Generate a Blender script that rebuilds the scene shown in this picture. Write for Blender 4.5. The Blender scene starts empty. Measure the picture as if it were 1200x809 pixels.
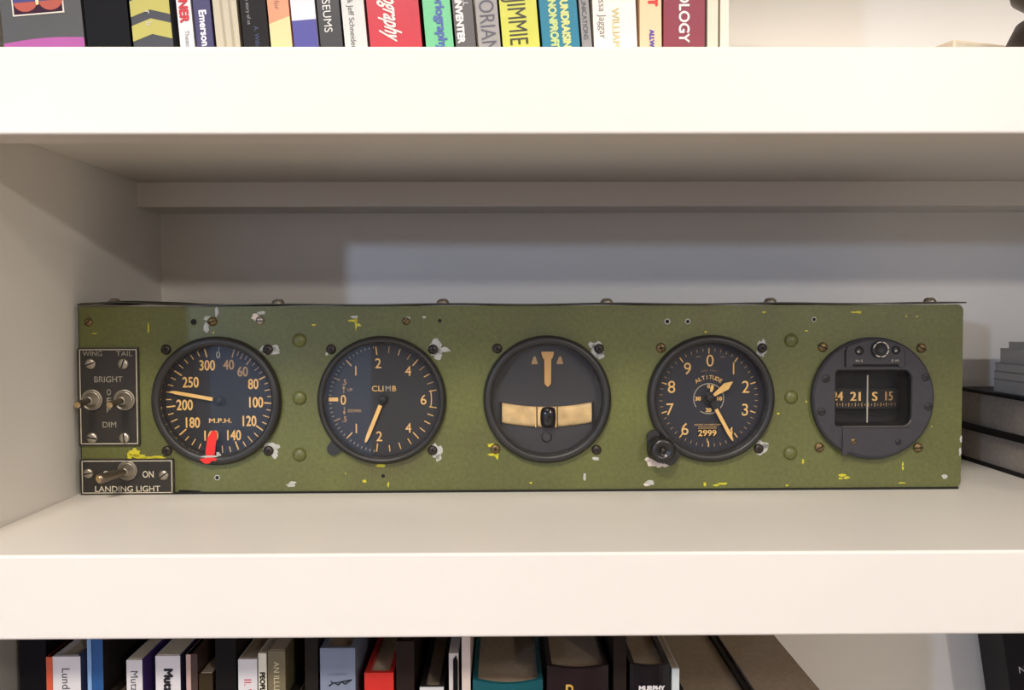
import bpy, bmesh, math, random
from mathutils import Vector, Matrix
random.seed(7)
scene = bpy.context.scene
COL = scene.collection
PI = math.pi
FLOOR = -1.15          # the shelf top that carries the panel is z = 0
CEIL = 1.28

# ------------------------------------------------------------------ camera
FPX = 1085.0
CAM = Vector((0.0, -0.437, 0.115))
yaw, pitch, roll = math.radians(.56), math.radians(-2.1), math.radians(-.16)
fw = Vector((math.sin(yaw)*math.cos(pitch), math.cos(yaw)*math.cos(pitch), math.sin(pitch)))
rt = Vector((math.cos(yaw), -math.sin(yaw), 0))
up = rt.cross(fw)
r2 = rt*math.cos(roll) + up*math.sin(roll)
u2 = up*math.cos(roll) - rt*math.sin(roll)
def ray(px, py): return fw + r2*((px-600)/FPX) - u2*((py-404.5)/FPX)
def at(px, py, Y):                 # photo point on the vertical plane at depth Y
    d = ray(px, py); return CAM + d*((Y-CAM.y)/d.y)
def atx(px, py, X):
    d = ray(px, py); return CAM + d*((X-CAM.x)/d.x)
cd = bpy.data.cameras.new('camera'); cam = bpy.data.objects.new('camera', cd); COL.objects.link(cam)
m = Matrix((( r2.x, u2.x, -fw.x, CAM.x), (r2.y, u2.y, -fw.y, CAM.y), (r2.z, u2.z, -fw.z, CAM.z), (0,0,0,1)))
cam.matrix_world = m
cd.sensor_width = 36; cd.lens = 36*FPX/1200; cd.clip_start = .01; cd.clip_end = 50
scene.camera = cam

# ------------------------------------------------------------------ materials
def lin(c):
    return tuple(((v/255)/12.92 if v/255 <= .04045 else ((v/255+.055)/1.055)**2.4) for v in c)
MATS = {}
def mat(name, rgb, rough=.5, metal=0, spec=.5, noise=0, nscale=40, bump=0, bscale=200, coat=0, rgb2=None, thresh=None):
    if name in MATS: return MATS[name]
    m = bpy.data.materials.new(name); m.use_nodes = True
    nt = m.node_tree; b = nt.nodes['Principled BSDF']
    c = lin(rgb)+(1,)
    b.inputs['Base Color'].default_value = c
    b.inputs['Roughness'].default_value = rough; b.inputs['Metallic'].default_value = metal
    b.inputs['Specular IOR Level'].default_value = spec
    b.inputs['Coat Weight'].default_value = coat; b.inputs['Coat Roughness'].default_value = .1
    tc = nt.nodes.new('ShaderNodeTexCoord')
    n = nt.nodes.new('ShaderNodeTexNoise'); n.inputs['Scale'].default_value = nscale; n.inputs['Detail'].default_value = 5
    nt.links.new(tc.outputs['Object'], n.inputs['Vector'])
    r = nt.nodes.new('ShaderNodeValToRGB'); nt.links.new(n.outputs['Fac'], r.inputs['Fac'])
    k = noise if noise else .04
    lo = lin(rgb2)+(1,) if rgb2 else tuple(v*(1-k) for v in c[:3])+(1,)
    a, bb = thresh if thresh else (.3, .7)
    r.color_ramp.elements[0].position = a; r.color_ramp.elements[1].position = bb
    r.color_ramp.elements[0].color = lo
    r.color_ramp.elements[1].color = c if rgb2 else tuple(min(1, v*(1+k)) for v in c[:3])+(1,)
    nt.links.new(r.outputs['Color'], b.inputs['Base Color'])
    if bump:
        n2 = nt.nodes.new('ShaderNodeTexNoise'); n2.inputs['Scale'].default_value = bscale; n2.inputs['Detail'].default_value = 3
        nt.links.new(tc.outputs['Object'], n2.inputs['Vector'])
        bp = nt.nodes.new('ShaderNodeBump'); bp.inputs['Strength'].default_value = bump; bp.inputs['Distance'].default_value = .0005
        nt.links.new(n2.outputs['Fac'], bp.inputs['Height']); nt.links.new(bp.outputs['Normal'], b.inputs['Normal'])
    MATS[name] = m; return m
def glass(name, tint=(255,255,255), ior=1.30):
    if name in MATS: return MATS[name]
    m = bpy.data.materials.new(name); m.use_nodes = True; nt = m.node_tree
    nt.nodes.remove(nt.nodes['Principled BSDF'])
    out = nt.nodes['Material Output']
    f = nt.nodes.new('ShaderNodeFresnel'); f.inputs['IOR'].default_value = ior
    t = nt.nodes.new('ShaderNodeBsdfTransparent'); t.inputs['Color'].default_value = lin(tint)+(1,)
    g = nt.nodes.new('ShaderNodeBsdfGlossy'); g.inputs['Roughness'].default_value = .02
    x = nt.nodes.new('ShaderNodeMixShader')
    nt.links.new(f.outputs[0], x.inputs[0]); nt.links.new(t.outputs[0], x.inputs[1]); nt.links.new(g.outputs[0], x.inputs[2])
    nt.links.new(x.outputs[0], out.inputs['Surface']); MATS[name] = m; return m
WHITE = mat('white_painted_wood', (236,231,222), rough=.38, bump=.35, bscale=90, noise=.015, nscale=12)
WALLP = mat('wall_paint', (228,224,220), rough=.8)
CEILP = mat('ceiling_paint', (240,236,228), rough=.9)
FLOORM = mat('floor_wood', (120,88,60), rough=.4, noise=.2, nscale=6)

def olive():
    m = bpy.data.materials.new('olive_drab_paint'); m.use_nodes = True; nt = m.node_tree; b = nt.nodes['Principled BSDF']
    tc = nt.nodes.new('ShaderNodeTexCoord')
    def noise(sc, det, a, bb, c0, c1, sx=1):
        mp = nt.nodes.new('ShaderNodeMapping'); mp.inputs['Scale'].default_value = (sx,1,1)
        nt.links.new(tc.outputs['Object'], mp.inputs['Vector'])
        n = nt.nodes.new('ShaderNodeTexNoise'); n.inputs['Scale'].default_value = sc; n.inputs['Detail'].default_value = det
        nt.links.new(mp.outputs[0], n.inputs['Vector'])
        r = nt.nodes.new('ShaderNodeValToRGB'); nt.links.new(n.outputs['Fac'], r.inputs['Fac'])
        r.color_ramp.elements[0].position = a; r.color_ramp.elements[1].position = bb
        r.color_ramp.elements[0].color = c0; r.color_ramp.elements[1].color = c1
        return r
    base = noise(9, 6, .35, .65, lin((86,88,46))+(1,), lin((100,104,52))+(1,))
    brown = noise(14, 8, .58, .72, (0,0,0,1), (1,1,1,1), .6)
    mx = nt.nodes.new('ShaderNodeMixRGB'); mx.inputs[2].default_value = lin((82,66,42))+(1,)
    mu = nt.nodes.new('ShaderNodeMath'); mu.operation = 'MULTIPLY'; mu.inputs[1].default_value = .45
    nt.links.new(brown.outputs[0], mu.inputs[0]); nt.links.new(mu.outputs[0], mx.inputs[0]); nt.links.new(base.outputs[0], mx.inputs[1])
    fine = noise(420, 3, .3, .7, (.82,.82,.82,1), (1.08,1.08,1.08,1))
    m2 = nt.nodes.new('ShaderNodeMixRGB'); m2.blend_type = 'MULTIPLY'; m2.inputs[0].default_value = 1
    nt.links.new(mx.outputs[0], m2.inputs[1]); nt.links.new(fine.outputs[0], m2.inputs[2])
    nt.links.new(m2.outputs[0], b.inputs['Base Color'])
    b.inputs['Roughness'].default_value = .42
    n2 = nt.nodes.new('ShaderNodeTexNoise'); n2.inputs['Scale'].default_value = 300; nt.links.new(tc.outputs['Object'], n2.inputs['Vector'])
    bp = nt.nodes.new('ShaderNodeBump'); bp.inputs['Strength'].default_value = .25; bp.inputs['Distance'].default_value = .0003
    nt.links.new(n2.outputs['Fac'], bp.inputs['Height']); nt.links.new(bp.outputs['Normal'], b.inputs['Normal'])
    MATS['olive'] = m; return m
OLIVE = olive()
DKOLIVE = mat('dark_olive_lid', (52,50,38), rough=.5, noise=.2, nscale=30)
BLACKB = mat('black_bezel_lacquer', (38,37,36), rough=.42, noise=.2, nscale=60, bump=.15, bscale=500)
DIALB = mat('dial_black', (20,20,23), rough=.65)
DIALG = mat('dial_dark_grey', (48,47,50), rough=.6)
LUME = mat('aged_cream_lume', (232,186,108), rough=.6, noise=.08, nscale=150)
LUMED = mat('faded_lume', (176,140,92), rough=.6)
LUMEG = mat('pale_grey_print', (176,168,150), rough=.6)
PLATEB = mat('switch_plate_black', (38,34,31), rough=.45, noise=.15, nscale=60)
ENGR_GLINT = mat('engraving_and_glint_white', (205,196,176), rough=.6, noise=.12, nscale=300)
ENGRD = mat('engraved_worn', (138,132,118), rough=.6, noise=.3, nscale=500)
STEEL = mat('dull_steel', (160,152,138), rough=.35, metal=.85, noise=.15, nscale=200)
BRASSY = mat('brassy_lever', (205,180,135), rough=.25, metal=.9)
SCRB = mat('blackened_screw', (52,45,40), rough=.4, metal=.4, noise=.2, nscale=300)
SCRBR = mat('brassy_screw', (112,92,58), rough=.4, metal=.6, noise=.25, nscale=300)
SLOT = mat('slot_black', (12,11,10), rough=.8)
REDP = mat('red_paint', (225,35,22), rough=.45)
YELP = mat('yellow_paint', (196,186,40), rough=.55)
CHIPW = mat('bare_grey_chip', (178,178,170), rough=.6, noise=.1, nscale=300)
CHIPP = mat('pinkish_white_chip', (222,205,192), rough=.6)
GLASS = glass('thin_glass')
TUBE = mat('amber_tube', (206,174,122), rough=.16, noise=.25, nscale=120, spec=.6)  # noise puts streaky highlights into the tube's colour
COMPG = mat('compass_grey_crackle', (48,46,51), rough=.55, noise=.1, nscale=200, bump=.3, bscale=600)
COMPD = mat('compass_dark_recess', (36,34,37), rough=.6)

# ------------------------------------------------------------------ mesh builder
class MB:
    def __init__(s): s.v=[]; s.f=[]; s.mi=[]; s.sm=[]
    def add(s, vs, fs, mi=0, smooth=False):
        o = len(s.v); s.v += [tuple(v) for v in vs]
        for f in fs: s.f.append([i+o for i in f]); s.mi.append(mi); s.sm.append(smooth)
        return s
    def box(s, x0,x1,y0,y1,z0,z1, mi=0):
        vs = [(x,y,z) for x in (x0,x1) for y in (y0,y1) for z in (z0,z1)]
        return s.add(vs, [(0,1,3,2),(4,6,7,5),(0,4,5,1),(2,3,7,6),(0,2,6,4),(1,5,7,3)], mi)
    def prism(s, pts, y0, y1, mi=0, smooth=False):       # outline in x,z extruded along y
        n = len(pts); vs = [(x,y0,z) for x,z in pts]+[(x,y1,z) for x,z in pts]
        s.add(vs, [list(range(n)), list(range(2*n-1,n-1,-1))], mi)
        return s.add(vs, [(i,i+n,(i+1)%n+n,(i+1)%n) for i in range(n)], mi, smooth)
    def flat(s, pts, y, mi=0): return s.add([(x,y,z) for x,z in pts], [list(range(len(pts)))], mi)
    def lathe(s, prof, cx=0, cz=0, seg=48, mi=0, axis='y', cy=0, smooth=True):
        vs=[]; n=len(prof)
        for k in range(seg):
            a=2*PI*k/seg; c,t=math.cos(a),math.sin(a)
            for r,h in prof: vs.append((cx+r*c, cy+h, cz+r*t) if axis=='y' else (cx+r*c, cy+r*t, cz+h))
        fs=[]
        for k in range(seg):
            for i in range(n-1):
                a=k*n+i; b=((k+1)%seg)*n+i
                fs.append((a,b,b+1,a+1))
        return s.add(vs, fs, mi, smooth)
    def disc(s, r, cx, cz, y, mi=0, seg=48):
        return s.flat([(cx+r*math.cos(2*PI*k/seg), cz+r*math.sin(2*PI*k/seg)) for k in range(seg)], y, mi)
    def rod(s, p0, p1, r0, r1, seg=16, mi=0, rings=None):
        p0=Vector(p0); p1=Vector(p1); d=(p1-p0).normalized()
        a=d.orthogonal().normalized(); b=d.cross(a)
        rr = rings or [(0,r0),(1,r1)]
        vs=[]
        for t,r in rr:
            c=p0+(p1-p0)*t
            for k in range(seg):
                an=2*PI*k/seg; vs.append(c+a*(r*math.cos(an))+b*(r*math.sin(an)))
        fs=[]
        for i in range(len(rr)-1):
            for k in range(seg): fs.append((i*seg+k, i*seg+(k+1)%seg, (i+1)*seg+(k+1)%seg, (i+1)*seg+k))
        s.add(vs, fs, mi, True)
        s.add(vs[:seg], [list(range(seg))], mi); return s.add(vs[-seg:], [list(range(seg))], mi)
    def blob(s, cx, cz, rx, rz, y, mi=0, n=14, j=.3, th=.00012):
        pts=[]
        for k in range(n):
            a=2*PI*k/n; q=1+random.uniform(-j,j); pts.append((cx+rx*q*math.cos(a), cz+rz*q*math.sin(a)))
        return s.prism(pts, y-th, y+.0002, mi)
    def build(s, name, mats, parent=None, bevel=0, seg=2, loc=None, rot=None):
        me=bpy.data.meshes.new(name); me.from_pydata(s.v, [], s.f)
        for m in (mats if isinstance(mats,(list,tuple)) else [mats]): me.materials.append(m)
        me.polygons.foreach_set('material_index', s.mi); me.polygons.foreach_set('use_smooth', s.sm)
        bm=bmesh.new(); bm.from_mesh(me); bmesh.ops.recalc_face_normals(bm, faces=bm.faces); bm.to_mesh(me); bm.free()
        me.update()
        o=bpy.data.objects.new(name, me); COL.objects.link(o)
        if parent: o.parent=parent
        if loc: o.location=loc
        if rot: o.rotation_euler=rot
        if bevel:
            b=o.modifiers.new('bevel','BEVEL'); b.width=bevel; b.segments=seg; b.limit_method='ANGLE'; b.angle_limit=math.radians(50)
        return o
def empty(name, loc=(0,0,0), rot=(0,0,0)):
    o=bpy.data.objects.new(name,None); COL.objects.link(o); o.location=loc; o.rotation_euler=rot; o.empty_display_size=.02; return o
def tag(o, label, cat, group=None):
    o['label']=label; o['category']=cat
    if group: o['group']=group
    return o
_tc={}
def tgeo(s):
    if s in _tc: return _tc[s]
    c=bpy.data.curves.new('t','FONT'); c.body=s; c.resolution_u=4; c.size=1
    o=bpy.data.objects.new('t',c); COL.objects.link(o)
    dg=bpy.context.evaluated_depsgraph_get(); dg.update()
    me=bpy.data.meshes.new_from_object(o.evaluated_get(dg))
    vs=[(v.co.x,v.co.y) for v in me.vertices]; fs=[list(p.vertices) for p in me.polygons]
    bpy.data.objects.remove(o); bpy.data.meshes.remove(me); bpy.data.curves.remove(c)
    _tc[s]=(vs,fs); return _tc[s]
CAPH=max(v[1] for v in tgeo('H')[0])
def text(mb, s, cx, cz, h, y, mi=0, width=None, wf=1, rot=0, anchor='c', bold=0, slant=0):
    """lettering, cap height h, centred at cx,cz on the plane y; rot in degrees, clockwise"""
    vs,fs=tgeo(s); k=h/CAPH
    x0=min(v[0] for v in vs); x1=max(v[0] for v in vs)
    kx = k*wf if width is None else width/(x1-x0)
    ref={'c':(x0+x1)/2,'l':x0,'r':x1}[anchor]
    a=-math.radians(rot); c,t=math.cos(a),math.sin(a)
    offs=[(0,0)] if not bold else [(0,0),(bold,0),(-bold,0),(0,bold),(0,-bold)]
    for io,(ox,oz) in enumerate(offs):
        out=[]
        for x,z in vs:
            X=(x-ref)*kx+slant*(z*k)+ox; Z=z*k-h/2+oz
            out.append((cx+X*c-Z*t, y-io*.00003, cz+X*t+Z*c))
        mb.add(out, fs, mi)
MM=.001

# ------------------------------------------------------------------ the room
def struct(name, mb, m):
    o=mb.build(name, m); o['kind']='structure'; return o
RX0,RX1,RY0,RY1=-2.2,2.4,-3.1,.33
struct('floor', MB().box(RX0-.1,RX1+.1,RY0-.1,RY1+.1,FLOOR-.1,FLOOR), FLOORM)
struct('ceiling', MB().box(RX0-.1,RX1+.1,RY0-.1,RY1+.1,CEIL,CEIL+.1), CEILP)
struct('wall_west', MB().box(RX0-.1,RX0,RY0-.1,RY1+.1,FLOOR,CEIL), WALLP)
struct('wall_east', MB().box(RX1,RX1+.1,RY0-.1,RY1+.1,FLOOR,CEIL), WALLP)
struct('wall_far', MB().box(RX0,RX1,RY1,RY1+.1,FLOOR,CEIL), WALLP)
WINS=((-1.15,-.47,-.62,.50),)
b=MB(); xs=[RX0]
for (a,c,z0,z1) in WINS:
    b.box(xs[-1],a,RY0-.1,RY0,FLOOR,CEIL); b.box(a,c,RY0-.1,RY0,FLOOR,z0); b.box(a,c,RY0-.1,RY0,z1,CEIL); xs.append(c)
b.box(xs[-1],RX1,RY0-.1,RY0,FLOOR,CEIL)
struct('wall_front', b, WALLP)
BLIND=bpy.data.materials.new('daylit_blind'); BLIND.use_nodes=True
_b=BLIND.node_tree.nodes['Principled BSDF']; _b.inputs['Base Color'].default_value=(.5,.55,.6,1); _b.inputs['Emission Color'].default_value=(.42,.60,1,1); _b.inputs['Emission Strength'].default_value=1.3
for k,(a,c,z0,z1) in enumerate(WINS):
    b=MB(); f=.035
    b.box(a,c,RY0-.08,RY0-.04,z0,z0+f); b.box(a,c,RY0-.08,RY0-.04,z1-f,z1)
    b.box(a,a+f,RY0-.08,RY0-.04,z0+f,z1-f); b.box(c-f,c,RY0-.08,RY0-.04,z0+f,z1-f)
    w=b.build('window_%d'%(k+1), WHITE); w['kind']='structure'
    MB().box(a+f,c-f,RY0-.063,RY0-.059,z0+f,z1-f).build('window_glass', GLASS, w)
    if True:
        b=MB(); b.box(a+.01,c-.01,RY0-.030,RY0-.028,z0+.01,z1-.02); b.rod((a+.01,RY0-.02,z1-.03),(c-.01,RY0-.02,z1-.03),.018,.018)
        b.build('window_blind', BLIND, w)
WX0,WX1,WZ0,WZ1=WINS[0]

# ------------------------------------------------------------------ the bookcase
BXL,BXR=-.2695,.70
BACK=.298
SH=.2385               # top face of the shelf above
LOW=-.305              # top face of the shelf below
def alcove(name, mb):
    o=mb.build(name, WHITE); o['kind']='structure'; return o
alcove('wall_left', MB().box(BXL-.02,BXL,0,BACK,FLOOR,CEIL))
alcove('wall_right', MB().box(BXR,BXR+.02,0,BACK,FLOOR,CEIL))
alcove('wall_back', MB().box(BXL-.02,BXR+.02,BACK,BACK+.012,FLOOR,CEIL))
alcove('trim_1', MB().box(BXL,BXR,.252,BACK,.1925,.2108))
for zt,lab in ((SH,'thick white shelf above the instrument panel, carrying the leaning colourful books'),(0.0,'thick white shelf that the green instrument panel stands on'),
            (LOW,'lowest white shelf, carrying the dark books below the panel'),(.56,'topmost white shelf above the upper row of books')):
    b=MB(); pr=[(-.0005,zt),(-.0005,zt-.0407),(.024,zt-.0407),(.024,zt-.0275),(BACK,zt-.0275),(BACK,zt)]
    vs=[(x,y,z) for x in (BXL,BXR) for y,z in pr]
    b.add(vs,[list(range(6)),list(range(11,5,-1))]+[(k,k+6,(k+1)%6+6,(k+1)%6) for k in range(6)])
    o=b.build('shelf',WHITE,bevel=.0013,seg=3); tag(o,lab,'shelf','white shelves of the alcove')

# ------------------------------------------------------------------ the instrument panel
PL=Vector((-.2652,.14558,0)); PROT=math.radians(.62)
panel=empty('aircraft_instrument_panel', PL, (0,0,PROT))
tag(panel,'long olive green aircraft instrument panel with five round gauges and toggle switches','instrument panel')
W,H,D=.5592,.1185,.085
pu=Vector((math.cos(PROT),math.sin(PROT),0)); pn=Vector((-math.sin(PROT),math.cos(PROT),0))
def pp(px,py):            # photo point on the face of the panel, in the panel's own metres
    d=ray(px,py); t=((PL-CAM).dot(pn))/d.dot(pn); P=CAM+d*t; return (P-PL).dot(pu), P.z
def rrect(x0,x1,z0,z1,rs,n=5):
    (bl,br,tr,tl)=rs; pts=[]
    for cx,cz,r,a0 in ((x0+bl,z0+bl,bl,180),(x1-br,z0+br,br,270),(x1-tr,z1-tr,tr,0),(x0+tl,z1-tl,tl,90)):
        for k in range(n+1):
            a=math.radians(a0+90*k/n); pts.append((cx+r*math.cos(a), cz+r*math.sin(a)))
    return pts
base=MB().prism(rrect(0,W,.0012,H,(.0008,.004,.004,.0008)), 0, D, 0).build('base',OLIVE)
cut=MB()
for cxx in (.0852,.1888,.2931,.3972,.5000): cut.lathe([(.00001,-.01),(.0370,-.01),(.0370,.022),(.00001,.022)],cxx,.0591,96)
cut=cut.build('cut',OLIVE)
bmod=base.modifiers.new('b','BOOLEAN'); bmod.object=cut; bmod.solver='EXACT'; bmod.operation='DIFFERENCE'
dg=bpy.context.evaluated_depsgraph_get(); dg.update()
hm=bpy.data.meshes.new_from_object(base.evaluated_get(dg)); bpy.data.objects.remove(base); bpy.data.objects.remove(cut)
b=MB(); b.add([tuple(v.co) for v in hm.vertices],[tuple(p.vertices) for p in hm.polygons],0)
# holes, bare chips, paint spills on the face
for px,py,r in ((227,377.5,1.9),(515.5,376,1.2),(782,377,1.3),(806,377,1.2),(954,374.5,1.1),(254.5,560,1.2),(449,558,1.2)):
    x,z=pp(px,py); b.disc(r*MM,x,z,-.00006,1,20)
    b.lathe([(r*MM,-.00006),(r*MM*1.35,-.00012),(r*MM*1.45,0)],x,z,20,0 if px in(227,449,515.5) else 2)
def chip(px,py,rx,rz,mi,j=.3):
    x,z=pp(px,py); b.blob(x,z,rx*.538*MM,rz*.538*MM,0,mi,j=j)
# mats: 0 olive 1 black 2 grey chip 3 yellow 4 pinkish
for a in ((316,411,11,6,2),(322,409,6,4,2),(309,409,5,4,2),(318,524,9,5,2),(322,532,4,5,2),(510,409,8,10,2),(519,410,9,3,2),(512,416,5,6,2),
          (512,530,7,9,2),(514,536,4,5,2),(699,411,8,9,2),(694,405,4,4,2),(704,417,5,5,2),(698,538,4,2,2),(893,408,5,10,2),(890,412,4,5,2),(893,525,8,8,2),(897,522,4,4,2),
          (244,373,5,3,2),(242,384,3,6,2),(254,366,2,5,2),(300,372,5,4,4),(306,367,5,2,2),(416,372,4,2,2),(497,372,2,1.5,2),(383,415,1.6,2,2),(478,373,4,2,2),
          (765,542,7,5,4),(773,544,5,5,4),(781,543,6,4,4),(759,539,4,3,4),(762,566,5,3,2),(685,559,1.6,4,2),(343,566,4,2.2,2),(340,569,5,2,2),(1107,559,4,2.6,2),(757,568,3,2,4),
          (1126,515,1.5,4,2),(1125,530,1.4,5,2)): chip(*a)
for a in ((158,531,6,5,3),(163,535,8,3,3),(174,538,10,2.2,3),(186,537,7,3,3),(152,536,3,5,3),(417,379,1.2,8,3),(414,376,5,1.6,3),(420,381,3,1.4,3),
          (446,546,5,2.2,3),(427,564,3,1.6,3),(455,568,1.2,3,3),(174,385,.8,6,3),(111,391,3,.7,3),(368,381,2.6,.8,3),(582,531,2.5,7,3),(576,522,5,2,3),(577,533,5,1.6,3),
          (847,567,5,1.4,3),(839,569,4,1.2,3),(826,568,2,2,3),(912,485,1.6,1.2,3),(941,541,1.2,3,3),(987,557,4,2,3),(992,560,4,1.6,3),(985,561,3,1,3),
          (1058,544,1.2,2.4,3),(1058,549,1.4,2,3),(1057,566,4,.8,3),(1006,366,4,1.2,3),(1000,366,3,1,3),(945,388,2,1,3),(895,366,2.4,1.2,3),(827,389,1.4,1.2,3),(1062,371,1,1,3),
          (922,569,2,1,3),(945,471,1,1,3),(622,566,1.5,1,3),(405,555,.8,.8,3),(1075,371,1,1,3),(250,390,1.2,1,3),(870,484,.8,.8,3),(1092,500,.7,.7,3)): chip(*a)
face=b.build('housing', [OLIVE,SLOT,CHIPW,YELP,CHIPP], panel)
# dark strip and stain along the bottom edge, lid
b=MB(); b.prism(rrect(.0005,W-.002,0,.0013,(.0003,)*4,2), -.0012, D, 0)
for k in range(8):
    b.blob(pp(212,577)[0]+k*.0016, .0016, .0014, .0012-.0001*k, -.0002, 0, j=.15)
b.build('bottom_dark_strip', SLOT, panel)
b=MB(); N=120; vs=[]; fs=[]
def lidz(x):
    z=.1190+.00035*math.cos((x-.0237)/.1038*2*PI)
    z+=.0012*math.exp(-((x-.03)/.018)**2)
    if x>.548: z-=.0
    return z
for i in range(N+1):
    x=-.0004+(W+.0012)*i/N; z=lidz(x)
    for y in (-.0022,.004,.03,D):
        zz=z + (.0008 if (y>.003 and x<.07) else 0)
        vs+= [(x,y,zz),(x,y,zz+.0009)]
for i in range(N):
    a=i*8; c=a+8
    for j in range(3):
        p=j*2
        fs+=[(a+p,c+p,c+p+2,a+p+2),(a+p+1,a+p+3,c+p+3,c+p+1)]
    fs+=[(a,a+1,c+1,c),(a+6,c+6,c+7,a+7)]
fs+=[(0,2,3,1),(2,4,5,3),(4,6,7,5)]; e=N*8; fs+=[(e,e+1,e+3,e+2),(e+2,e+3,e+5,e+4),(e+4,e+5,e+7,e+6)]
b.add(vs,fs); b.build('lid', DKOLIVE, panel)
for px in (137,328,520,711,902,1088):
    x=pp(px,356)[0]*1.02-.0056; b=MB()
    b.lathe([(.0040,0),(.0039,.0008),(.0032,.0019),(.0018,.0026),(0.00001,.0028)],0,0,20,0,'z')
    b.box(-.0022,.0022,-.0004,.0004,.0018,.00262,1)
    b.build('lid_screw',[STEEL,SLOT],panel,loc=(x,.009,lidz(x)+.0009))

def screw(name, x, z, r=.0032, m=SCRB, ang=30, y=0, h=.0017, parent=None, cross=False):
    b=MB(); b.lathe([(r,0),(r,-h*.35),(r*.86,-h*.75),(r*.5,-h),(.00001,-h*1.06)],0,0,24)
    a=math.radians(ang)
    for aa in ([a,a+PI/2] if cross else [a]):
        c,s=math.cos(aa),math.sin(aa); l=r*.86 if not cross else r*.5; w=r*.12
        pts=[(l*c-w*s,l*s+w*c),(-l*c-w*s,-l*s+w*c),(-l*c+w*s,-l*s-w*c),(l*c+w*s,l*s-w*c)]
        b.prism(pts,-h*1.1,-h*.6,1)
    return b.build(name,[m,SLOT],parent or panel,loc=(x,y,z))
def pscrew(px,py,*a,**k): x,z=pp(px,py); return screw('screw',x,z,*a,**k)
for i,(px,py) in enumerate(((194.8,409.8),(314,409.8),(195.8,528.5),(314.8,528.5))): pscrew(px,py,.0032,SCRB,20+40*i,cross=True)
for i,(px,py) in enumerate(((388,409.5),(507.5,409.5),(389.5,527),(507,528))): pscrew(px,py,.0031,SCRB,50+40*i,cross=i!=2)
for i,(px,py) in enumerate(((582.8,408.5),(702,408.8),(580.5,526.3),(699,527.2))): pscrew(px,py,.0031,SCRBR if i==2 else SCRB,80+40*i,cross=i!=3)
for i,(px,py) in enumerate(((774.5,407.8),(893,408),(889,526))): pscrew(px,py,.0031,SCRB if i else SCRBR,10+40*i,cross=True)
for i,(px,py) in enumerate(((964,407),(1079.5,408),(960,524.5),(1075.5,524.8))): pscrew(px,py,.0031,SCRBR,[-20,-30,35,5][i])
pscrew(104,378,.0026,SCRBR,40); pscrew(249,377,.0029,SCRBR,20); pscrew(304.5,376,.0027,STEEL,0); pscrew(476,376.5,.0024,SCRBR,45)
for px,py in ((351,399),(351,466.5),(351,533),(927,399),(927,465.5),(926,531)):
    x,z=pp(px,py); b=MB(); b.lathe([(.0044,0),(.0042,-.0009),(.0032,-.0019),(.0016,-.0025),(.00001,-.0026)],0,0,24)
    b.build('rivet',OLIVE,panel,loc=(x,0,z))

# -- gauges.  local origin: centre of the dial on the face of the panel
CX=[.0852,.1888,.2931,.3972,.5000]; CZ=.0591
def ring(b, R, ri, h=.0055, deep=.0048, mi=0):
    b.lathe([(R,.0006),(R,-h*.45),(R-.0008,-h*.8),(R-.0022,-h),(ri+.0016,-h),(ri+.0004,-h*.82),(ri,-h*.55),(ri,deep)],0,0,96,mi)
def tick(b,a,r0,r1,w,y,mi=0,cx=0,cz=0):
    t=math.radians(a); s,c=math.sin(t),math.cos(t); w/=2
    b.flat([(cx+s*r0+c*w,cz+c*r0-s*w),(cx+s*r1+c*w,cz+c*r1-s*w),(cx+s*r1-c*w,cz+c*r1+s*w),(cx+s*r0-c*w,cz+c*r0+s*w)],y,mi)
def hand(name,a,prof,y,parent,m=LUME,th=.0005,hub=.0026,tail=None):
    """pointer with outline prof [(r, half width)...] along the angle a (clockwise from the top)"""
    t=math.radians(a); s,c=math.sin(t),math.cos(t); b=MB()
    pts=[(s*r+c*w,c*r-s*w) for r,w in prof]+[(s*r-c*w,c*r+s*w) for r,w in reversed(prof)]
    b.prism(pts,y-th,y,0)
    r0=prof[0][0]
    bl=[(-.004,.0012),(r0,.0011)]
    pts=[(s*r+c*w,c*r-s*w) for r,w in bl]+[(s*r-c*w,c*r+s*w) for r,w in reversed(bl)]
    b.prism(pts,y-th,y,1); b.lathe([(hub,y+.001),(hub,y-th-.0003),(hub*.6,y-th-.0008),(.00001,y-th-.0008)],0,0,24,1)
    return b.build(name,[m,DIALB],parent)
DY=.0046
def gauge(name,cx,cz,R=.0405,ri=.0346,extra=None,glass_y=-.0026,dial=DIALB,label=None,m=BLACKB):
    b=MB(); ring(b,R,ri)
    if extra: extra(b)
    g=b.build(name,[m,SLOT],panel,loc=(cx,0,cz))
    MB().lathe([(.00001,DY),(ri+.0003,DY),(ri+.0003,DY+.0012),(.00001,DY+.0012)],0,0,64,0,smooth=False).build('dial_face',dial,g)
    MB().lathe([(.00001,glass_y),(ri,glass_y),(ri,glass_y+.0009),(.00001,glass_y+.0009)],0,0,64,0,smooth=False).build('cover_glass',GLASS,g)
    if label: g['label']=label
    return g
TY=DY-.00015
# airspeed
g=gauge('airspeed_indicator',CX[0],CZ,label='airspeed gauge marked in miles per hour with a red paint mark')
b=MB(); K=1/9.42*MM
def q(x,y): return ((x-420)*K, -(y-398)*K)
for s,x,y,h,wf,mi in (('300',350,190,6.3,.74,0),('40',477,187,6.0,.78,1),('60',560,228,6.0,.78,1),('80',622,303,6.2,.74,0),('100',638,413,6.4,.72,0),('120',597,525,6.3,.72,0),
                   ('140',504,610,6.2,.74,0),('160',368,612,6.2,.74,0),('180',260,533,6.3,.74,0),('200',213,427,6.4,.74,0),('250',250,291,6.4,.74,0),('0',416,128,4.2,.9,2)):
    X,Z=q(x,y); text(b,s,X,Z,h*MM,TY,mi,wf=wf,bold=.00016 if mi<2 else .00005)
X,Z=q(424,522); text(b,'M.P.H.',X,Z,2.7*MM,TY,0,width=14.2*MM,bold=.00008)
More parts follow.
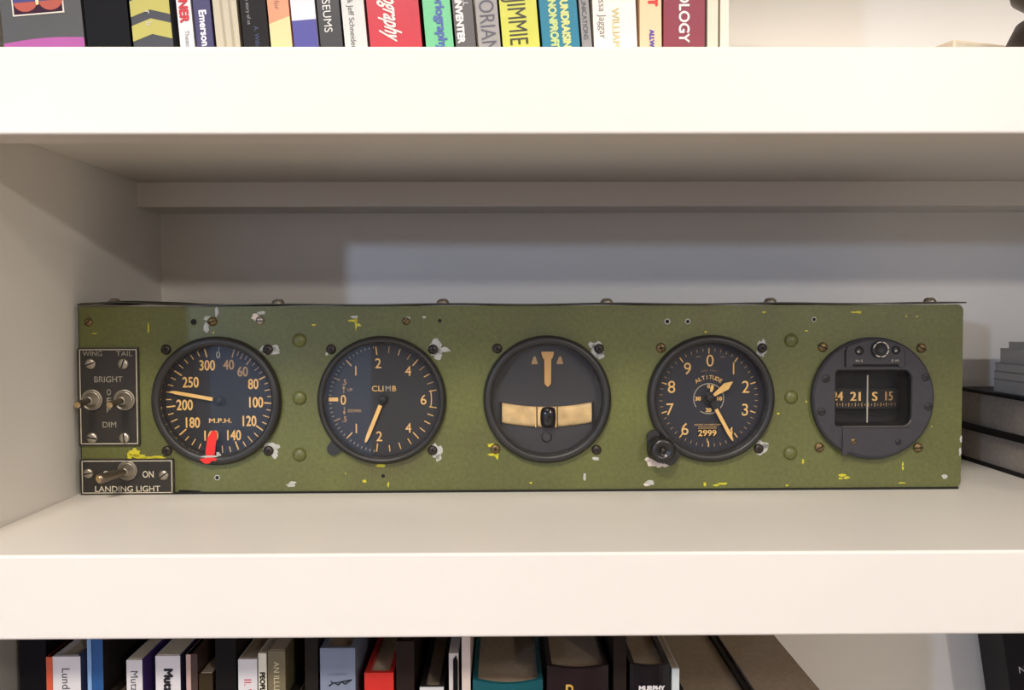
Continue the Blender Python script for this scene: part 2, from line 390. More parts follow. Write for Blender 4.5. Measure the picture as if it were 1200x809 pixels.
marks={40:17,60:37.7,80:63,100:94,120:125.8,140:160,160:195,180:229,200:262.5,250:303.6,300:344.5}
ks=sorted(marks)
for i in range(len(ks)-1):
    a0,a1=marks[ks[i]],marks[ks[i+1]]; n=5 if ks[i]>=200 else 4
    for j in range(n):
        big=(j==0) or (n==4 and j==2); mj=j==0
        mi=1 if ks[i] in(40,60) else 0
        tick(b,a0+(a1-a0)*j/n,(.0282 if mj else (.0292 if big else .0303)),(.0338),(.00085 if mj else .0006) ,TY,mi)
tick(b,344.5,.0282,.0338,.00085,TY,0); tick(b,0,.0312,.0338,.0004,TY,2)
b.build('dial_markings',[LUME,LUMED,LUMEG],g)
hand('pointer',280.4,[(.0038,.0011),(.020,.0011),(.0275,.0010),(.0300,.0006),(.0312,.0001)],.0026,g)
b=MB(); p=[]
for x,y in ((372,590),(380,578),(395,577),(408,590),(406,625),(400,660),(396,700),(390,735),(412,740),(408,755),(385,752),(368,768),(345,770),(330,760),(312,742),(330,738),(343,735),(340,700),(346,660),(352,625)): p.append(((x-405)*K*1.0,-(y-402)*K*1.0))
b.prism(p,-.0034,-.0026,0)
foot=[((x-405)*K,-(y-402)*K) for x,y in ((338,738),(360,733),(392,735),(414,742),(406,753),(386,752),(366,768),(345,770),(330,760),(310,742))]
b.prism(foot,-.0059,-.0030,0)
b.build('red_mark',REDP,g)
b=MB(); b.blob((405-405)*K+.001,-(735-402)*K,.0016,.0034,-.0028,0,j=.3,th=.0002); b.blob(-.004,-.0347,.006,.0007,-.0048,0,j=.25,th=.0004); b.blob(.0125,-.0348,.0016,.0008,-.0050,0,th=.0003)
b.build('paint_smear',CHIPW,g)
# climb
def lug(b):
    pts=[]
    for k in range(13):
        a=math.radians(135+180*k/12); pts.append((-.0308+.0040*math.cos(a),-.0308+.0040*math.sin(a)))
    pts+=[(-.024,-.031),(-.031,-.024)]
    b.prism(pts,-.002,.0003,0)
g=gauge('climb_indicator',CX[1],CZ,ri=.0362,extra=lug,dial=mat('dial_charcoal',(34,33,35),rough=.6),label='rate of climb gauge, the pointer aimed down at two')
b=MB()
def q(x,y): return ((x-400)*K, -(y-394)*K)
for s,x,y,h,wf in (('2',372,178,6.1,.95),('4',551,225,6.1,.9),('6',642,398,6.1,.95),('4',550,568,6.0,.9),('2',375,618,6.1,.95),('0',162,397,6.0,.85),('.5',168,290,3.4,.9),('.5',168,513,3.4,.9)):
    X,Z=q(x,y); text(b,s,X,Z,h*MM,TY,0 if h>4 else 1,wf=wf,bold=.00006)
for x,y in ((238,222),(238,570)):
    X,Z=q(x,y); b.flat([(X-.0004,Z-.003),(X+.0004,Z-.003),(X+.0004,Z+.003),(X-.0004,Z+.003)],TY,0)
X,Z=q(368,330); text(b,'CLI',X,Z,3.4*MM,TY,0,width=7.3*MM,bold=.00006)
X,Z=q(430,330); text(b,'M',X,Z,3.4*MM,TY,2,width=3.2*MM)
X,Z=q(467,330); text(b,'B',X,Z,3.3*MM,TY,0,width=2.4*MM,bold=.00006)
X,Z=q(202,336); text(b,'UP',X,Z,1.9*MM,TY,1,width=3.4*MM)
X,Z=q(228,463); text(b,'DOWN',X,Z,1.9*MM,TY,1,width=8*MM,bold=.00005)
for sx,sy,d in ((165,335,1),(167,462,-1)):
    X,Z=q(sx,sy); b.flat([(X-.0002,Z-.0025),(X+.0002,Z-.0025),(X+.0002,Z+.0025),(X-.0002,Z+.0025)],TY,1); b.flat([(X-.0009,Z+.0005*d),(X+.0009,Z+.0005*d),(X,Z+.0028*d)],TY-.00003,1)
A1=[-7.5,7,19.2,31.5,41.6,51.7,61.7,71.3]
for i,a in enumerate(A1):
    big=i in(0,4)
    for aa in (a,180-a): tick(b,aa,.0285 if big else .0296,.0338,.0007 if big else .0006,TY,0 if i%2==0 or aa>90 else 1)
tick(b,270,.0286,.0345,.0024,TY,0)
for a in (317,223): tick(b,a,.0290,.0342,.0007,TY,0)
for a in (294,246): tick(b,a,.0300,.0342,.0006,TY,1)
for k in range(1,20):
    if k in (5,10,): continue
    for sg in (1,-1):
        a=270+sg*k*4.7; 
        if k<18: tick(b,a,.0328,.0345,.00035,TY,2)
for k in range(9): tick(b,81+18*k/8,.0304,.0310,.0016,TY,0)
for a in (80.5,99.5): tick(b,a,.0296,.0345,.0006,TY,0)
b.build('dial_markings',[LUME,LUMED,LUMEG],g)
hand('pointer',202.3,[(.0040,.0012),(.0245,.0012),(.0285,.0008),(.0298,.0001)],.0026,g)
# turn and slip
g=gauge('turn_and_slip_indicator',CX[2],CZ,ri=.0350,dial=DIALG,label='turn and slip gauge with curved amber tube and black ball')
b=MB(); K=1/9.42*MM
def q(x,y): return ((x-410)*K, -(y-390)*K)
b.flat([q(317,183),q(358,183),q(343,137),q(332,137)],TY); b.flat([q(468,183),q(510,183),q(497,137),q(486,137)],TY)
b.build('index_marks',LUMED,g)
b=MB(); b.prism([q(378,108),q(452,108),q(452,122),q(443,150),q(388,150),q(378,122)],DY-.0018,DY-.0010)
b.prism([q(395,150),q(437,150),q(435,300),q(416,321),q(396,300)],DY-.0020,DY-.0012)
b.build('turn_needle',mat('needle_amber',(206,158,92),rough=.5),g)
R=.148; hz=.0065
def arc(x): return math.sqrt(R*R-x*x)
zc=q(410,502)[1]+R
b=MB(); vs=[]; NX=48; NP=12; x0,x1=-.0298,.0298
for i in range(NX+1):
    x=x0+(x1-x0)*i/NX
    for j in range(NP+1):
        t=PI*j/NP; vs.append((x,DY-.0002-.0026*math.sin(t)**.7,zc-arc(x)+hz*math.cos(t)))
fs=[(i*(NP+1)+j,(i+1)*(NP+1)+j,(i+1)*(NP+1)+j+1,i*(NP+1)+j+1) for i in range(NX) for j in range(NP)]
fs+=[list(range(NP+1)),list(range(NX*(NP+1),(NX+1)*(NP+1)))]
b.add(vs,fs,0,True); b.build('level_tube',TUBE,g)
for sx in (-1,1):      # dark end caps of the tube
    x=sx*.0293; z=zc-arc(x); b=MB(); b.prism([(x-.0007,z-hz-.0003),(x+.0007,z-hz-.0003),(x+.0007,z+hz+.0003),(x-.0007,z+hz+.0003)],DY-.0032,DY,0); b.build('end_cap',SLOT,g)
for x in (-.0068,.0062):
    z=zc-arc(x); b=MB()
    for dx,mi in ((-.0004,0),(.0003,1)):
        pts=[(x+dx-.00035,DY-.0034,z-hz),(x+dx+.00035,DY-.0034,z-hz),(x+dx+.00035,DY-.0034,z+hz),(x+dx-.00035,DY-.0034,z+hz)]
        b.prism([(p[0],p[2]) for p in pts],DY-.0035,DY,mi)
    b.build('reference_wire',[LUME,SLOT],g)
b=MB(); b.lathe([(.00001,-.0062)]+[(.0053*abs(math.cos(a))**.45,.0066*math.copysign(abs(math.sin(a))**.8,math.sin(a))) for a in [math.radians(-80+20*k) for k in range(9)]]+[(.00001,.0062)],0,0,28,0,'z',)
b.v=[(x+.0009,y*.62+DY-.0022,z+zc-R) for x,y,z in b.v]; b.build('ball',mat('ball_black',(16,15,15),rough=.15),g)
b=MB(); X,Z=q(410,628)
b.lathe([(.0030,DY-.0002),(.0034,DY-.0006),(.0026,DY-.0008)],X,Z+.0004,24,0); b.flat([(X-.0045,Z+.002),(X+.0045,Z+.002),(X,Z+.0035)],TY,0); b.flat([(X-.0022,Z-.0035),(X+.0022,Z-.0035),(X+.0016,Z-.002),(X-.0016,Z-.002)],TY,0)
b.build('maker_emblem',mat('emblem_dark',(36,34,34),rough=.5),g)
# altimeter
def lobe(b):
    c=Vector((-.0334,-.0308)); pts=[]
    for cx,cz,r,a0,a1 in ((-.0365,-.0245,.0045,80,200),(-.0335,-.0325,.0072,190,260),(-.0260,-.0388,.0036,230,330)):
        for k in range(9):
            a=math.radians(a0+(a1-a0)*k/8); pts.append((cx+r*math.cos(a),cz+r*math.sin(a)))
    pts+=[(-.018,-.034),(-.0285,-.0265),(-.036,-.012)]
    b.prism(pts,-.0035,.0003,0)
g=gauge('altimeter',CX[3],CZ,ri=.0352,extra=lobe,dial=mat('dial_black_reflection_tint',(25,27,38),rough=.6),label='altimeter with three pointers and setting knob at lower left')  # bluish reflection of the room is put into the dial colour
b=MB(); K=1/9.40*MM
def q(x,y): return ((x-406)*K, -(y-386)*K)
for s,x,y,h in (('0',413,162,7.4),('1',556,210,7.4),('2',630,322,7.6),('3',627,460,7.5),('4',540,590,5.2),('6',263,575,7.5),('7',172,455,7.4),('8',181,320,7.6),('9',277,210,7.4)):
    X,Z=q(x,y)
    if s=='1': b.flat([(X-.0004,Z-.0037),(X+.0004,Z-.0037),(X+.0004,Z+.0037),(X-.0004,Z+.0037)],TY,0)
    else: text(b,s,X,Z,h*MM,TY,0,wf=.98 if s!='4' else .9)
for k in range(50):
    a=k*7.2; mj=k%5==0
    tick(b,a,.0283 if mj else .0298,.0318,.0007 if mj else .0004,TY,0 if mj else 1)
def arctext(b,s,r,a0,a1,h,mi,cx,cz,bold=0):
    for i,ch in enumerate(s):
        if ch==' ': continue
        a=a0+(a1-a0)*i/(len(s)-1); t=math.radians(a)
        text(b,ch,cx+r*math.sin(t),cz+r*math.cos(t),h,TY,mi,rot=a,wf=.95,bold=bold)
arctext(b,'ALTITUDE',.0138,-34,34,2.5*MM,0,*q(406,392),bold=.00005)
arctext(b,'1000 FEET',.0182,-16,16,1.0*MM,1,*q(406,392))
X,Z=q(400,550); text(b,'INCHES OF MERCURY',X,Z,.95*MM,TY,0,width=17*MM)
X0,Z0=q(406,392)
for k in range(60):
    if k in (8,9,22,23,24,36,37,38,39): continue
    tick(b,k*6,.0094,.0099,.00105,TY,2,X0,Z0)
for s,x,y in (('10',472,392),('20',405,461),('30',341,392),('0',406,318)):
    X,Z=q(x,y); text(b,s,X,Z,2.3*MM,TY,0,wf=1.1,bold=.00016)
for x in (342,490):
    X,Z=q(x,140 if x==342 else 142); b.flat([(X-.0015,Z-.0001),(X+.0015,Z-.0001),(X+.0015,Z+.0002),(X-.0015,Z+.0002)],TY,1)
b.build('dial_markings',[LUME,LUMED,LUMEG],g)
b=MB(); X,Z=q(398,598)
b.prism(rrect(X-.0063,X+.0063,Z-.0027,Z+.0027,(.0003,)*4,2),TY-.0002,TY,0)
for z in (.0027,.0036): b.flat([(X-.0060,Z+z),(X+.0060,Z+z),(X+.0060,Z+z+.0002),(X-.0060,Z+z+.0002)],TY-.0003,1)
text(b,'29.99'.replace('.',''),X,Z-.0002,3.7*MM,TY-.0003,1,width=11.6*MM,bold=.00012)
X,Z=q(398,645); text(b,'5',X,Z,2.2*MM,TY-.0003,1,wf=.9)
b.build('pressure_window',[SLOT,LUME],g)
hand('short_pointer',54.5,[(.0032,.0009),(.0130,.0024),(.0180,.0001)],.0016,g)
hand('long_pointer',151.5,[(.0080,.0011),(.026,.0011),(.0295,.0007),(.0312,.0001)],.0006,g)
hand('small_pointer',14,[(.0040,.0006),(.0062,.0011),(.0085,.0006)],.0026,g)
b=MB(); b.lathe([(.0078,0),(.0080,-.004),(.0078,-.0100),(.0070,-.0116),(.0042,-.0120),(.0036,-.0112),(.00001,-.0110)],0,0,40,0)
for k in range(28):
    a=2*PI*k/28; x,z=.0080*math.cos(a),.0080*math.sin(a); b.rod((x,-.001,z),(x,-.0102,z),.00035,.00035,6)
b.lathe([(.0018,-.0110),(.0018,-.0118),(.00001,-.0120)],0,0,16,1)
b.build('setting_knob',[mat('knob_black',(26,25,25),rough=.3),SCRB],g,loc=(-.0326,-.0035,-.0312))

# magnetic compass
cr=.0389
def ccircle(r,n,dx=0,dz=0): return [(dx+r*math.cos(2*PI*k/n),dz+r*math.sin(2*PI*k/n)) for k in range(n)]
def rayrect(n,x0,x1,z0,z1,rc):
    poly=rrect(x0,x1,z0,z1,rc,6); out=[]
    for k in range(n):
        a=2*PI*k/n; d=(math.cos(a),math.sin(a)); best=None
        for i in range(len(poly)):
            p,r=poly[i],poly[(i+1)%len(poly)]; ex,ez=r[0]-p[0],r[1]-p[1]; den=d[0]*ez-d[1]*ex
            if abs(den)<1e-12: continue
            t=(p[0]*ez-p[1]*ex)/den; s=(p[0]*d[1]-p[1]*d[0])/den
            if t>0 and -1e-6<=s<=1+1e-6 and (best is None or t<best): best=t
        out.append((d[0]*best,d[1]*best))
    return out
n=144; WIN=(-.0243,.0241,-.0174,.0180)
o1=ccircle(cr,n); o2=ccircle(cr-.0012,n); i1=rayrect(n,WIN[0],WIN[1],WIN[2],WIN[3],(.0015,.0060,.0055,.0020)); i2=[(x*.965,z*.965) for x,z in i1]
rings=[(o1,.0006),(o1,-.0044),(o2,-.0056),([(x*1.03,z*1.03) for x,z in i1],-.0056),(i1,-.0048),(i2,.0120)]
b=MB(); vs=[]; fs=[]
for pts,y in rings: vs+=[(x,y,z) for x,z in pts]
fs2=[]
for j in range(len(rings)-1):
    for k in range(n): (fs2 if j==4 else fs).append((j*n+k,j*n+(k+1)%n,(j+1)*n+(k+1)%n,(j+1)*n+k))
b.add(vs,fs,0); b.add(vs,fs2,1)
def q(x,y): return ((x-379)*MM/9.45, -(y-413)*MM/9.45)
comp=b.build('magnetic_compass',[COMPG,SLOT],panel,loc=(CX[4],0,CZ-.0002))
comp['label']='magnetic compass with rectangular window'
b=MB(); b.flat([(x*1.0,z*1.0) for x,z in i2],.0120,0); b.build('inner_bowl',mat('bowl_black',(12,12,14),rough=.7),comp)
# compass card: a drum seen through the window
b=MB(); RC=.027; yc=.0118+.0035
def drum(a,z): return (RC*math.sin(a), yc-.0 - RC*math.cos(a)*.42, z)
NA=40; vs=[]
for k in range(NA+1):
    a=-1.05+2.1*k/NA
    vs+=[drum(a,-.0075),drum(a,.0055)]
b.add(vs,[(2*k,2*k+2,2*k+3,2*k+1) for k in range(NA)],0,True)
def ontext(s,ac,zc_,h,mi,wf=1,bold=0):
    vs_,fs_=tgeo(s); kk=h/CAPH; xs=[v[0] for v in vs_]; mid=(min(xs)+max(xs))/2
    for ox in ((0,) if not bold else (-bold,0,bold)):
        b.add([(lambda p:(p[0],p[1]-.0002,p[2]))(drum(ac+((x-mid)*kk*wf+ox)/RC,zc_+z*kk-h/2)) for x,z in vs_],fs_,mi)
for s,a,mi in (('24',-.755,1),('21',-.30,1),('S',.168,1),('15',.567,2)): ontext(s,a,.0006,.0056,mi,1.0,.0003)
for k in range(-13,9):
    a=.168+k*.078; hh=.0024 if k%2==0 else .0012; mi=1 if k<5 else 2
    p=drum(a-.006,0); r=drum(a+.006,0)
    b.add([(p[0],p[1]-.0002,-.0048-hh/2),(r[0],r[1]-.0002,-.0048-hh/2),(r[0],r[1]-.0002,-.0048+hh/2),(p[0],p[1]-.0002,-.0048+hh/2)],[(0,1,2,3)],mi)
b.build('compass_card',[mat('card_black',(15,15,17),rough=.7),LUME,LUMED],comp)
X,_=q(346,0); X+=.0018; b=MB(); b.box(X-.0004,X+.0004,.0004,.0010,-.0160,.0146); b.build('lubber_line',LUMEG,comp)
b=MB(); b.prism([(x*.995,z*.995) for x,z in i1][::2],-.0026,-.0018,0); b.build('cover_glass',GLASS,comp)
b=MB(); x0,z0=q(195,583); x1,_=q(560,583)
b.box(x0,x1,-.0053,-.0040,z0-.0002,z0+.0004)
cxx,czz=x1,z0+.0048; pts=[]
for k in range(8):
    a=math.radians(270+80*k/7); pts.append((cxx+.0052*math.cos(a),czz+.0050*math.sin(a)))
for k in range(7,-1,-1):
    a=math.radians(270+80*k/7); pts.append((cxx+.0045*math.cos(a),czz+.0042*math.sin(a)))
b.prism(pts,-.0053,-.0040); b.build('window_edge_strip',mat('worn_edge_cream',(150,138,112),rough=.5),comp)
# raised tab with the adjusters, lower plate
b=MB(); a=[q(205,222),q(205,128)]
top=[]
for k in range(13):
    an=math.radians(118-56*k/12); top.append((.0372*math.cos(an),.0372*math.sin(an)))
b.prism([q(205,222),q(205,130)]+top+[q(556,130),q(556,222),q(520,222),q(520,206),q(245,206),q(245,222)],-.0068,-.0050,0)
b.prism([(x*1.012 if z>.02 else x*1.03,z*1.0 if z<.03 else z*1.004) for x,z in [q(200,222),q(200,126)]+top+[q(561,126),q(561,222)]],-.0058,-.0050,1)
b.build('adjuster_tab',[COMPG,SLOT],comp)
b=MB(); b.prism([q(190,590),q(600,590)]+[((.0366)*math.cos(math.radians(t)),.0366*math.sin(math.radians(t))) for t in range(-42,-118,-6)]+[q(190,760)],-.0066,-.0050,0)
b.build('lower_plate',COMPG,comp,bevel=.0004)
X,Z=q(405,117)
b=MB(); b.lathe([(.0056,0),(.0056,-.0012),(.0050,-.0022),(.0036,-.0022),(.0034,-.0010),(.00001,-.0010)],0,0,32,0)
for a0 in (10,50,95,140,-35,-80,-125):  # white dashes: the ring's broken highlight, put in as solid pieces
    for k in range(4):
        an=math.radians(a0+8*k); tickr=(.0044,.0050); 
        b.prism([(tickr[0]*math.cos(an-.08),tickr[0]*math.sin(an-.08)),(tickr[1]*math.cos(an-.08),tickr[1]*math.sin(an-.08)),(tickr[1]*math.cos(an+.08),tickr[1]*math.sin(an+.08)),(tickr[0]*math.cos(an+.08),tickr[0]*math.sin(an+.08))],-.0026,-.0018,1)
b.build('adjuster_knob',[COMPD,ENGR_GLINT],comp,loc=(X,-.0066,Z))
for x,y in ((283,125),(503,121)):
    X,Z=q(x,y); b=MB(); b.lathe([(.0027,0),(.0027,-.0006),(.0018,-.0008),(.0016,.0004),(.00001,.0004)],0,0,24,0); b.disc(.0007,-.0006 if x<300 else .0,-.0006,-.0001,1,12)
    b.build('adjuster_socket',[SLOT,LUMEG],comp,loc=(X,-.0068,Z))
b=MB(); X,Z=q(283,185); text(b,'N-S',X,Z,1.4*MM,-.0070,0,width=4.4*MM); X,Z=q(500,185); text(b,'E-W',X,Z,1.4*MM,-.0070,0,width=4.8*MM); b.build('lettering',LUMEG,comp)
for x,y,r,mm_ in ((255,668,.0020,SCRBR),(525,672,.0020,COMPD)):
    X,Z=q(x,y); screw('plate_screw',X,Z,r,mm_,30,y=-.0064,h=.0008,parent=comp)
for x,y,an in ((88,292,40),(64,490,0),(688,285,-30),(708,462,10)):
    X,Z=q(x,y); screw('rim_screw',X,Z,.0026,COMPD,an,y=-.0054,h=.0009,parent=comp)
X,Z=q(605,656); MB().lathe([(.0008,0),(.0004,-.0006),(.00001,-.0007)],0,0,12).build('bright_stud',STEEL,comp,loc=(X,-.0054,Z))

# -- switch plates
def toggle(x,z,lean,L,r0,r1,label=None,nut=.0066):
    """nut and collar on the plate, bat lever pushed out of it"""
    b=MB(); b.lathe([(nut,0),(nut,-.0012),(nut*.86,-.0016),(nut*.84,-.0010),(nut*.70,-.0010),(nut*.68,-.0028),(nut*.45,-.0034),(nut*.42,-.0062),(nut*.30,-.0066)],0,0,32,0)
    b.lathe([(nut*.30,-.0066),(.00001,-.0066)],0,0,32,1)
    t=b.build('toggle_switch',[STEEL,SLOT],panel,loc=(x,-.0016,z))
    tip=Vector((lean[0],-L,lean[1])); b=MB()
    b.rod((0,-.004,0),tip,r0,r1,18,rings=[(0,r0),(.25,r0),(.55,(r0+r1)/2*.98),(.9,r1),(.97,r1*.9),(1,r1*.6)])
    l=b.build('lever',mat('lever_steel',(120,110,96),rough=.3,metal=.85),t)
    c=tip.normalized(); b=MB(); b.rod(tip*.97,tip*1.01,r1*.9,r1*.6); b.build('lever_tip',BRASSY,t)
    return t
def plate(x0,x1,z0,z1):
    b=MB(); b.prism(rrect(x0,x1,z0,z1,(.0004,)*4,2),-.0016,0,0)
    w=.0005; i=.0010
    X0,X1,Z0,Z1=x0+i,x1-i,z0+i,z1-i; y=-.0017
    for a in ((X0,X1,Z0,Z0+w),(X0,X1,Z1-w,Z1),(X0,X0+w,Z0,Z1),(X1-w,X1,Z0,Z1)): b.flat([(a[0],a[2]),(a[1],a[2]),(a[1],a[3]),(a[0],a[3])],y,1)
    return b
def ptxt(b,s,px,py,h,mi,width=None,rot=0,bold=.00004):
    x,z=pp(px,py); text(b,s,x+(x-.28)*-.003,z,h*MM,-.0018,mi,width=width*MM if width else None,rot=rot,bold=bold)
b=plate(-.0008,.0368,.0312,.0928)
ptxt(b,'WING',108,414.5,3.0,2,12.0); ptxt(b,'TAIL',145.5,414.5,3.0,2,10); ptxt(b,'BRIGHT',127,444.5,3.6,2,17.5); ptxt(b,'DIM',128.2,497.5,3.5,2,8.4)
for ch,y in (('O',459.5),('F',469.5),('F',479.5)): ptxt(b,ch,127.5,y,3.6,2,2.6)
sp=b.build('switch_plate',[PLATEB,ENGR_GLINT,ENGRD],panel); sp['label']='black plate for the wing and tail lights'
for px,py,an in ((107.5,426.5,20),(145.7,426.5,70),(109.5,513,-10),(147.2,513,95)):
    x,z=pp(px,py); screw('plate_screw',x,z,.0034,STEEL,an,y=-.0016,h=.0014,parent=sp)
x,z=pp(109.5,468.5); toggle(x,z,(-.0006,-.0012),.0205,.0018,.0024)
x,z=pp(147.5,468.5); toggle(x,z,(-.0014,-.0012),.0205,.0018,.0024)
b=plate(-.0006,.0577,-.0002+.0003,.0227)
ptxt(b,'OFF',129.5,555.5,4.0,1,9.6); ptxt(b,'ON',173.5,555.5,4.0,1,6.8); ptxt(b,'LANDING LIGHT',149.5,572.5,3.5,1,40.5)
sp=b.build('switch_plate',[PLATEB,ENGR_GLINT,ENGRD],panel); sp['label']='black landing light plate'
for px,py,an in ((105,554.5,10),(193,556.5,35)):
    x,z=pp(px,py); screw('plate_screw',x,z,.0032,STEEL,an,y=-.0016,h=.0014,parent=sp)
x,z=pp(151,551); toggle(x,z,(-.0098,-.0018),.0205,.0026,.0031,nut=.0062)

# ------------------------------------------------------------------ books
PAGE=mat('page_edges',(214,203,180),rough=.8,noise=.08,nscale=400)
PAGED=mat('brown_shaded_page_edges',(168,150,128),rough=.85,noise=.1,nscale=400)  # brownish pages, with shade between taller books put into the colour
def cmat(c,rough=.4):
    return mat('cover_%d_%d_%d_%d'%(c+(int(rough*100),)), c, rough=rough, noise=.03, nscale=60, spec=.12 if sum(c)<150 and rough>.3 else .5)
def book(x0,t,h,d,Y,zb,cover,label,group,lean=0,hard=True,round_=.0,pages=PAGE,texts=(),decor=None,back=None,rough=.4,rotz=0):
    """upright book; origin at the lower left corner of its spine.  texts: (string, x fraction, z, cap height, colour, kind, options)"""
    e=empty('book',(x0,Y,zb),(0,math.radians(lean),rotz)); tag(e,label,'book',group)
    c=.0025 if hard else .0006; rec=.003 if hard else 0
    b=MB(); mats=[cmat(cover,rough)]
    if back: mats.append(cmat(back,rough))
    bi=1 if back else 0
    n=10; outer=[]; inner=[]
    for k in range(n+1):
        f=k/n; x=t*f; bul=round_*math.sin(PI*f); outer.append((x,-bul)); inner.append((min(max(x,c),t-c),-bul+c+(.0004 if hard else 0)))
    prof=[(0,d)]+outer+[(t,d),(t-c,d)]+inner[::-1]+[(c,d)]
    # extrude the cover's C profile upward as quads
    N=len(outer)
    vs=[];fs=[];mi=[]
    o=[(0,d)]+outer+[(t,d)]; i_=[(c,d)]+inner+[(t-c,d)]
    for (ox,oy),(ix,iy) in zip(o,i_): vs+=[(ox,oy,0),(ix,iy,0),(ix,iy,h),(ox,oy,h)]
    M=len(o)
    for k in range(M-1):
        a=4*k;q_=a+4
        for j in range(4): fs.append((a+j,q_+j,q_+(j+1)%4,a+(j+1)%4)); mi.append(0 if (k<M-2 or not back) else 1)
    fs.append((0,1,2,3)); mi.append(0); z_=4*(M-1); fs.append((z_,z_+3,z_+2,z_+1)); mi.append(bi)
    for f,m_ in zip(fs,mi): b.add([vs[v] for v in f],[tuple(range(len(f)))],m_)
    co=b.build('cover',mats,e)
    MB().box(c,t-c,c+.0012,d-rec,rec,h-rec).build('page_block',pages,e)
    if decor: decor(e,t,h)
    for T in texts:
        s,fx,z,ch,colr,kind=T[:6]; op=T[6] if len(T)>6 else {}
        lb=MB(); y=-round_*math.sin(PI*fx)-.0002
        if kind=='down_end': text(lb,s,t*fx,z,ch,y,0,rot=90,anchor='r',**op)
        elif kind=='down_start': text(lb,s,t*fx,z,ch,y,0,rot=90,anchor='l',**op)
        else: text(lb,s,t*fx,z,ch,y,0,**op)
        lb.build('lettering',cmat(colr),e)
    return e
U=.012; PXU=(U+.437)/FPX            # metres per photo pixel at the spines above
GU='books standing on the shelf above'
def ub(a,bq,cover,label,lean=0,h=.22,d=.15,texts=(),**k):
    P=at(a,54.5,U); Q=at(bq,54.5,U)
    dz=(P.z-SH); x=P.x+math.tan(math.radians(-lean))*dz if lean else P.x
    T=[]
    for t in texts:
        t=list(t); t[2]=(P.z-SH)+(54.5-t[2])*PXU; t[3]=t[3]*PXU; T.append(t)
    return book(x,(Q.x-P.x-.0005)*math.cos(math.radians(lean)),h,d,U,SH,cover,label,GU,lean=lean,texts=T,**k)
def art(e,t,h):
    z=.0035+(54.5-22)*PXU; x0=15/100*t; x1=.79*t
    b=MB(); b.prism([(x0,z),(x1,z),(x1,z+.03),(x0,z+.03)],-.0003,.0002,0)
    w=.0007; b.prism([(x0+w,z+w),(x1-w,z+w),(x1-w,z+.03-w),(x0+w,z+.03-w)],-.0004,.0002,1)
    xm=(x0+x1)/2
    for cx in (x0+.27*(x1-x0),x0+.76*(x1-x0)):
        pts=[(cx+.0058*math.cos(a),z+.0068+.0052*math.sin(a)) for a in [math.radians(170+200*k/12) for k in range(13)]]
        b.flat(pts,-.0005,2)
    b.flat([(xm-.0012,z+.012),(xm+.0012,z+.012),(xm+.0006,z+.0045),(xm-.0006,z+.0045)],-.0006,3)
    b.flat([(x0+w,z+.0062),(x1-w,z+.0062),(x1-w,z+.025),(x0+w,z+.025)],-.00055,4)
    b.flat([(0,0),(t,0)]+[(t*(1-k/8),.0046+.0012*math.sin(PI*k/8)) for k in range(9)],-.0002,5)
    b.build('spine_artwork',[cmat((222,214,196)),cmat((60,32,48)),cmat((176,78,52)),cmat((230,214,160)),cmat((60,60,120)),cmat((170,80,150))],e)
ub(5,101,(74,74,72),'thick dark grey book with small framed picture and pink band on spine',h=.26,d=.18,rough=.5,decor=art,pages=PAGED,lean=-4.8)
ub(103,155,(18,16,17),'plain wide black book beside the dark grey picture-spined one',h=.25,d=.17,pages=PAGED,lean=-4.8)
def chev(e,t,h):
    b=MB(); z0=.0035
    for k in range(8):
        zb=z0+k*28*PXU-1*PXU
        b.flat([(0,zb+6*PXU),(t/2,zb+13*PXU),(t,zb+6*PXU),(t,zb+24*PXU),(t/2,zb+31*PXU),(0,zb+24*PXU)],-.0002,0)
    for s,z in (('r',z0+37*PXU),('b',z0+24*PXU)): text(b,s,t*.45,z,7*PXU,-.0004,1,rot=90)
    b.build('chevron_bands',[cmat((184,176,84)),cmat((210,205,190))],e)
ub(157,204.5,(58,58,62),'book with yellow and grey chevron bands on spine',h=.21,decor=chev,hard=False,lean=-4.8)
ub(211.5,229.5,(226,222,220),'white book with red capital lettering, next to the chevron one',h=.18,texts=(('BONNER',.48,27.5,9.5,(205,40,48),'down_end',dict(bold=.0003)),('Theatre',.55,60,5,(130,130,130),'down_end')),lean=-4.8,hard=False)
ub(231,252,(58,52,96),'navy book lettered Emerson in white',texts=(('Emerson',.52,54.5,8,(235,232,240),'down_end',dict(bold=.0002)),),h=.17,lean=-4.8,hard=False)
ub(254,283,(196,186,160),'beige book with faint woody streaks, left of the leaning row',lean=-4.8,h=.15,decor=lambda e,t,h:[MB().flat([(t*.5+k*.002,0),(t*.5+k*.002+.0012,0),(t*.3+k*.002,.2),(t*.3+k*.002-.0008,.2)],-.0002).build('spine_streak',cmat((170,160,132)),e) for k in (-1,1)])
ub(286,317,(40,38,38),'worn black book with tiny white flecks, first of the leaning row',lean=-4.8,h=.16,texts=(('the story of us',.3,30,4,(150,150,150),'down_end'),('A. Wills',.55,56,5,(70,80,110),'down_end')))
def peach(e,t,h): MB().flat([(0,0),(t,0),(t,.017),(0,.014)],-.0002).build('spine_lower_band',cmat((216,208,150)),e)
ub(318,344,(226,150,110),'peach book fading to pale yellow at its foot',lean=-4.8,h=.17,hard=False,decor=peach,texts=(('for',.45,13,6,(150,120,100),'down_end'),))
def wb(e,t,h): MB().flat([(0,0),(t,0),(t,.0035+29*PXU),(0,.0035+29*PXU)],-.0002).build('spine_lower_band',cmat((74,70,150)),e)
ub(345,374.5,(226,220,226),'book with white upper and blue lower spine',lean=-4.8,h=.19,hard=False,decor=wb)
ub(376,403,(50,50,52),'charcoal book lettered with museums in pale capitals',lean=-4.8,h=.2,texts=(('MUSEUMS',.42,39,9,(225,222,215),'down_end'),))
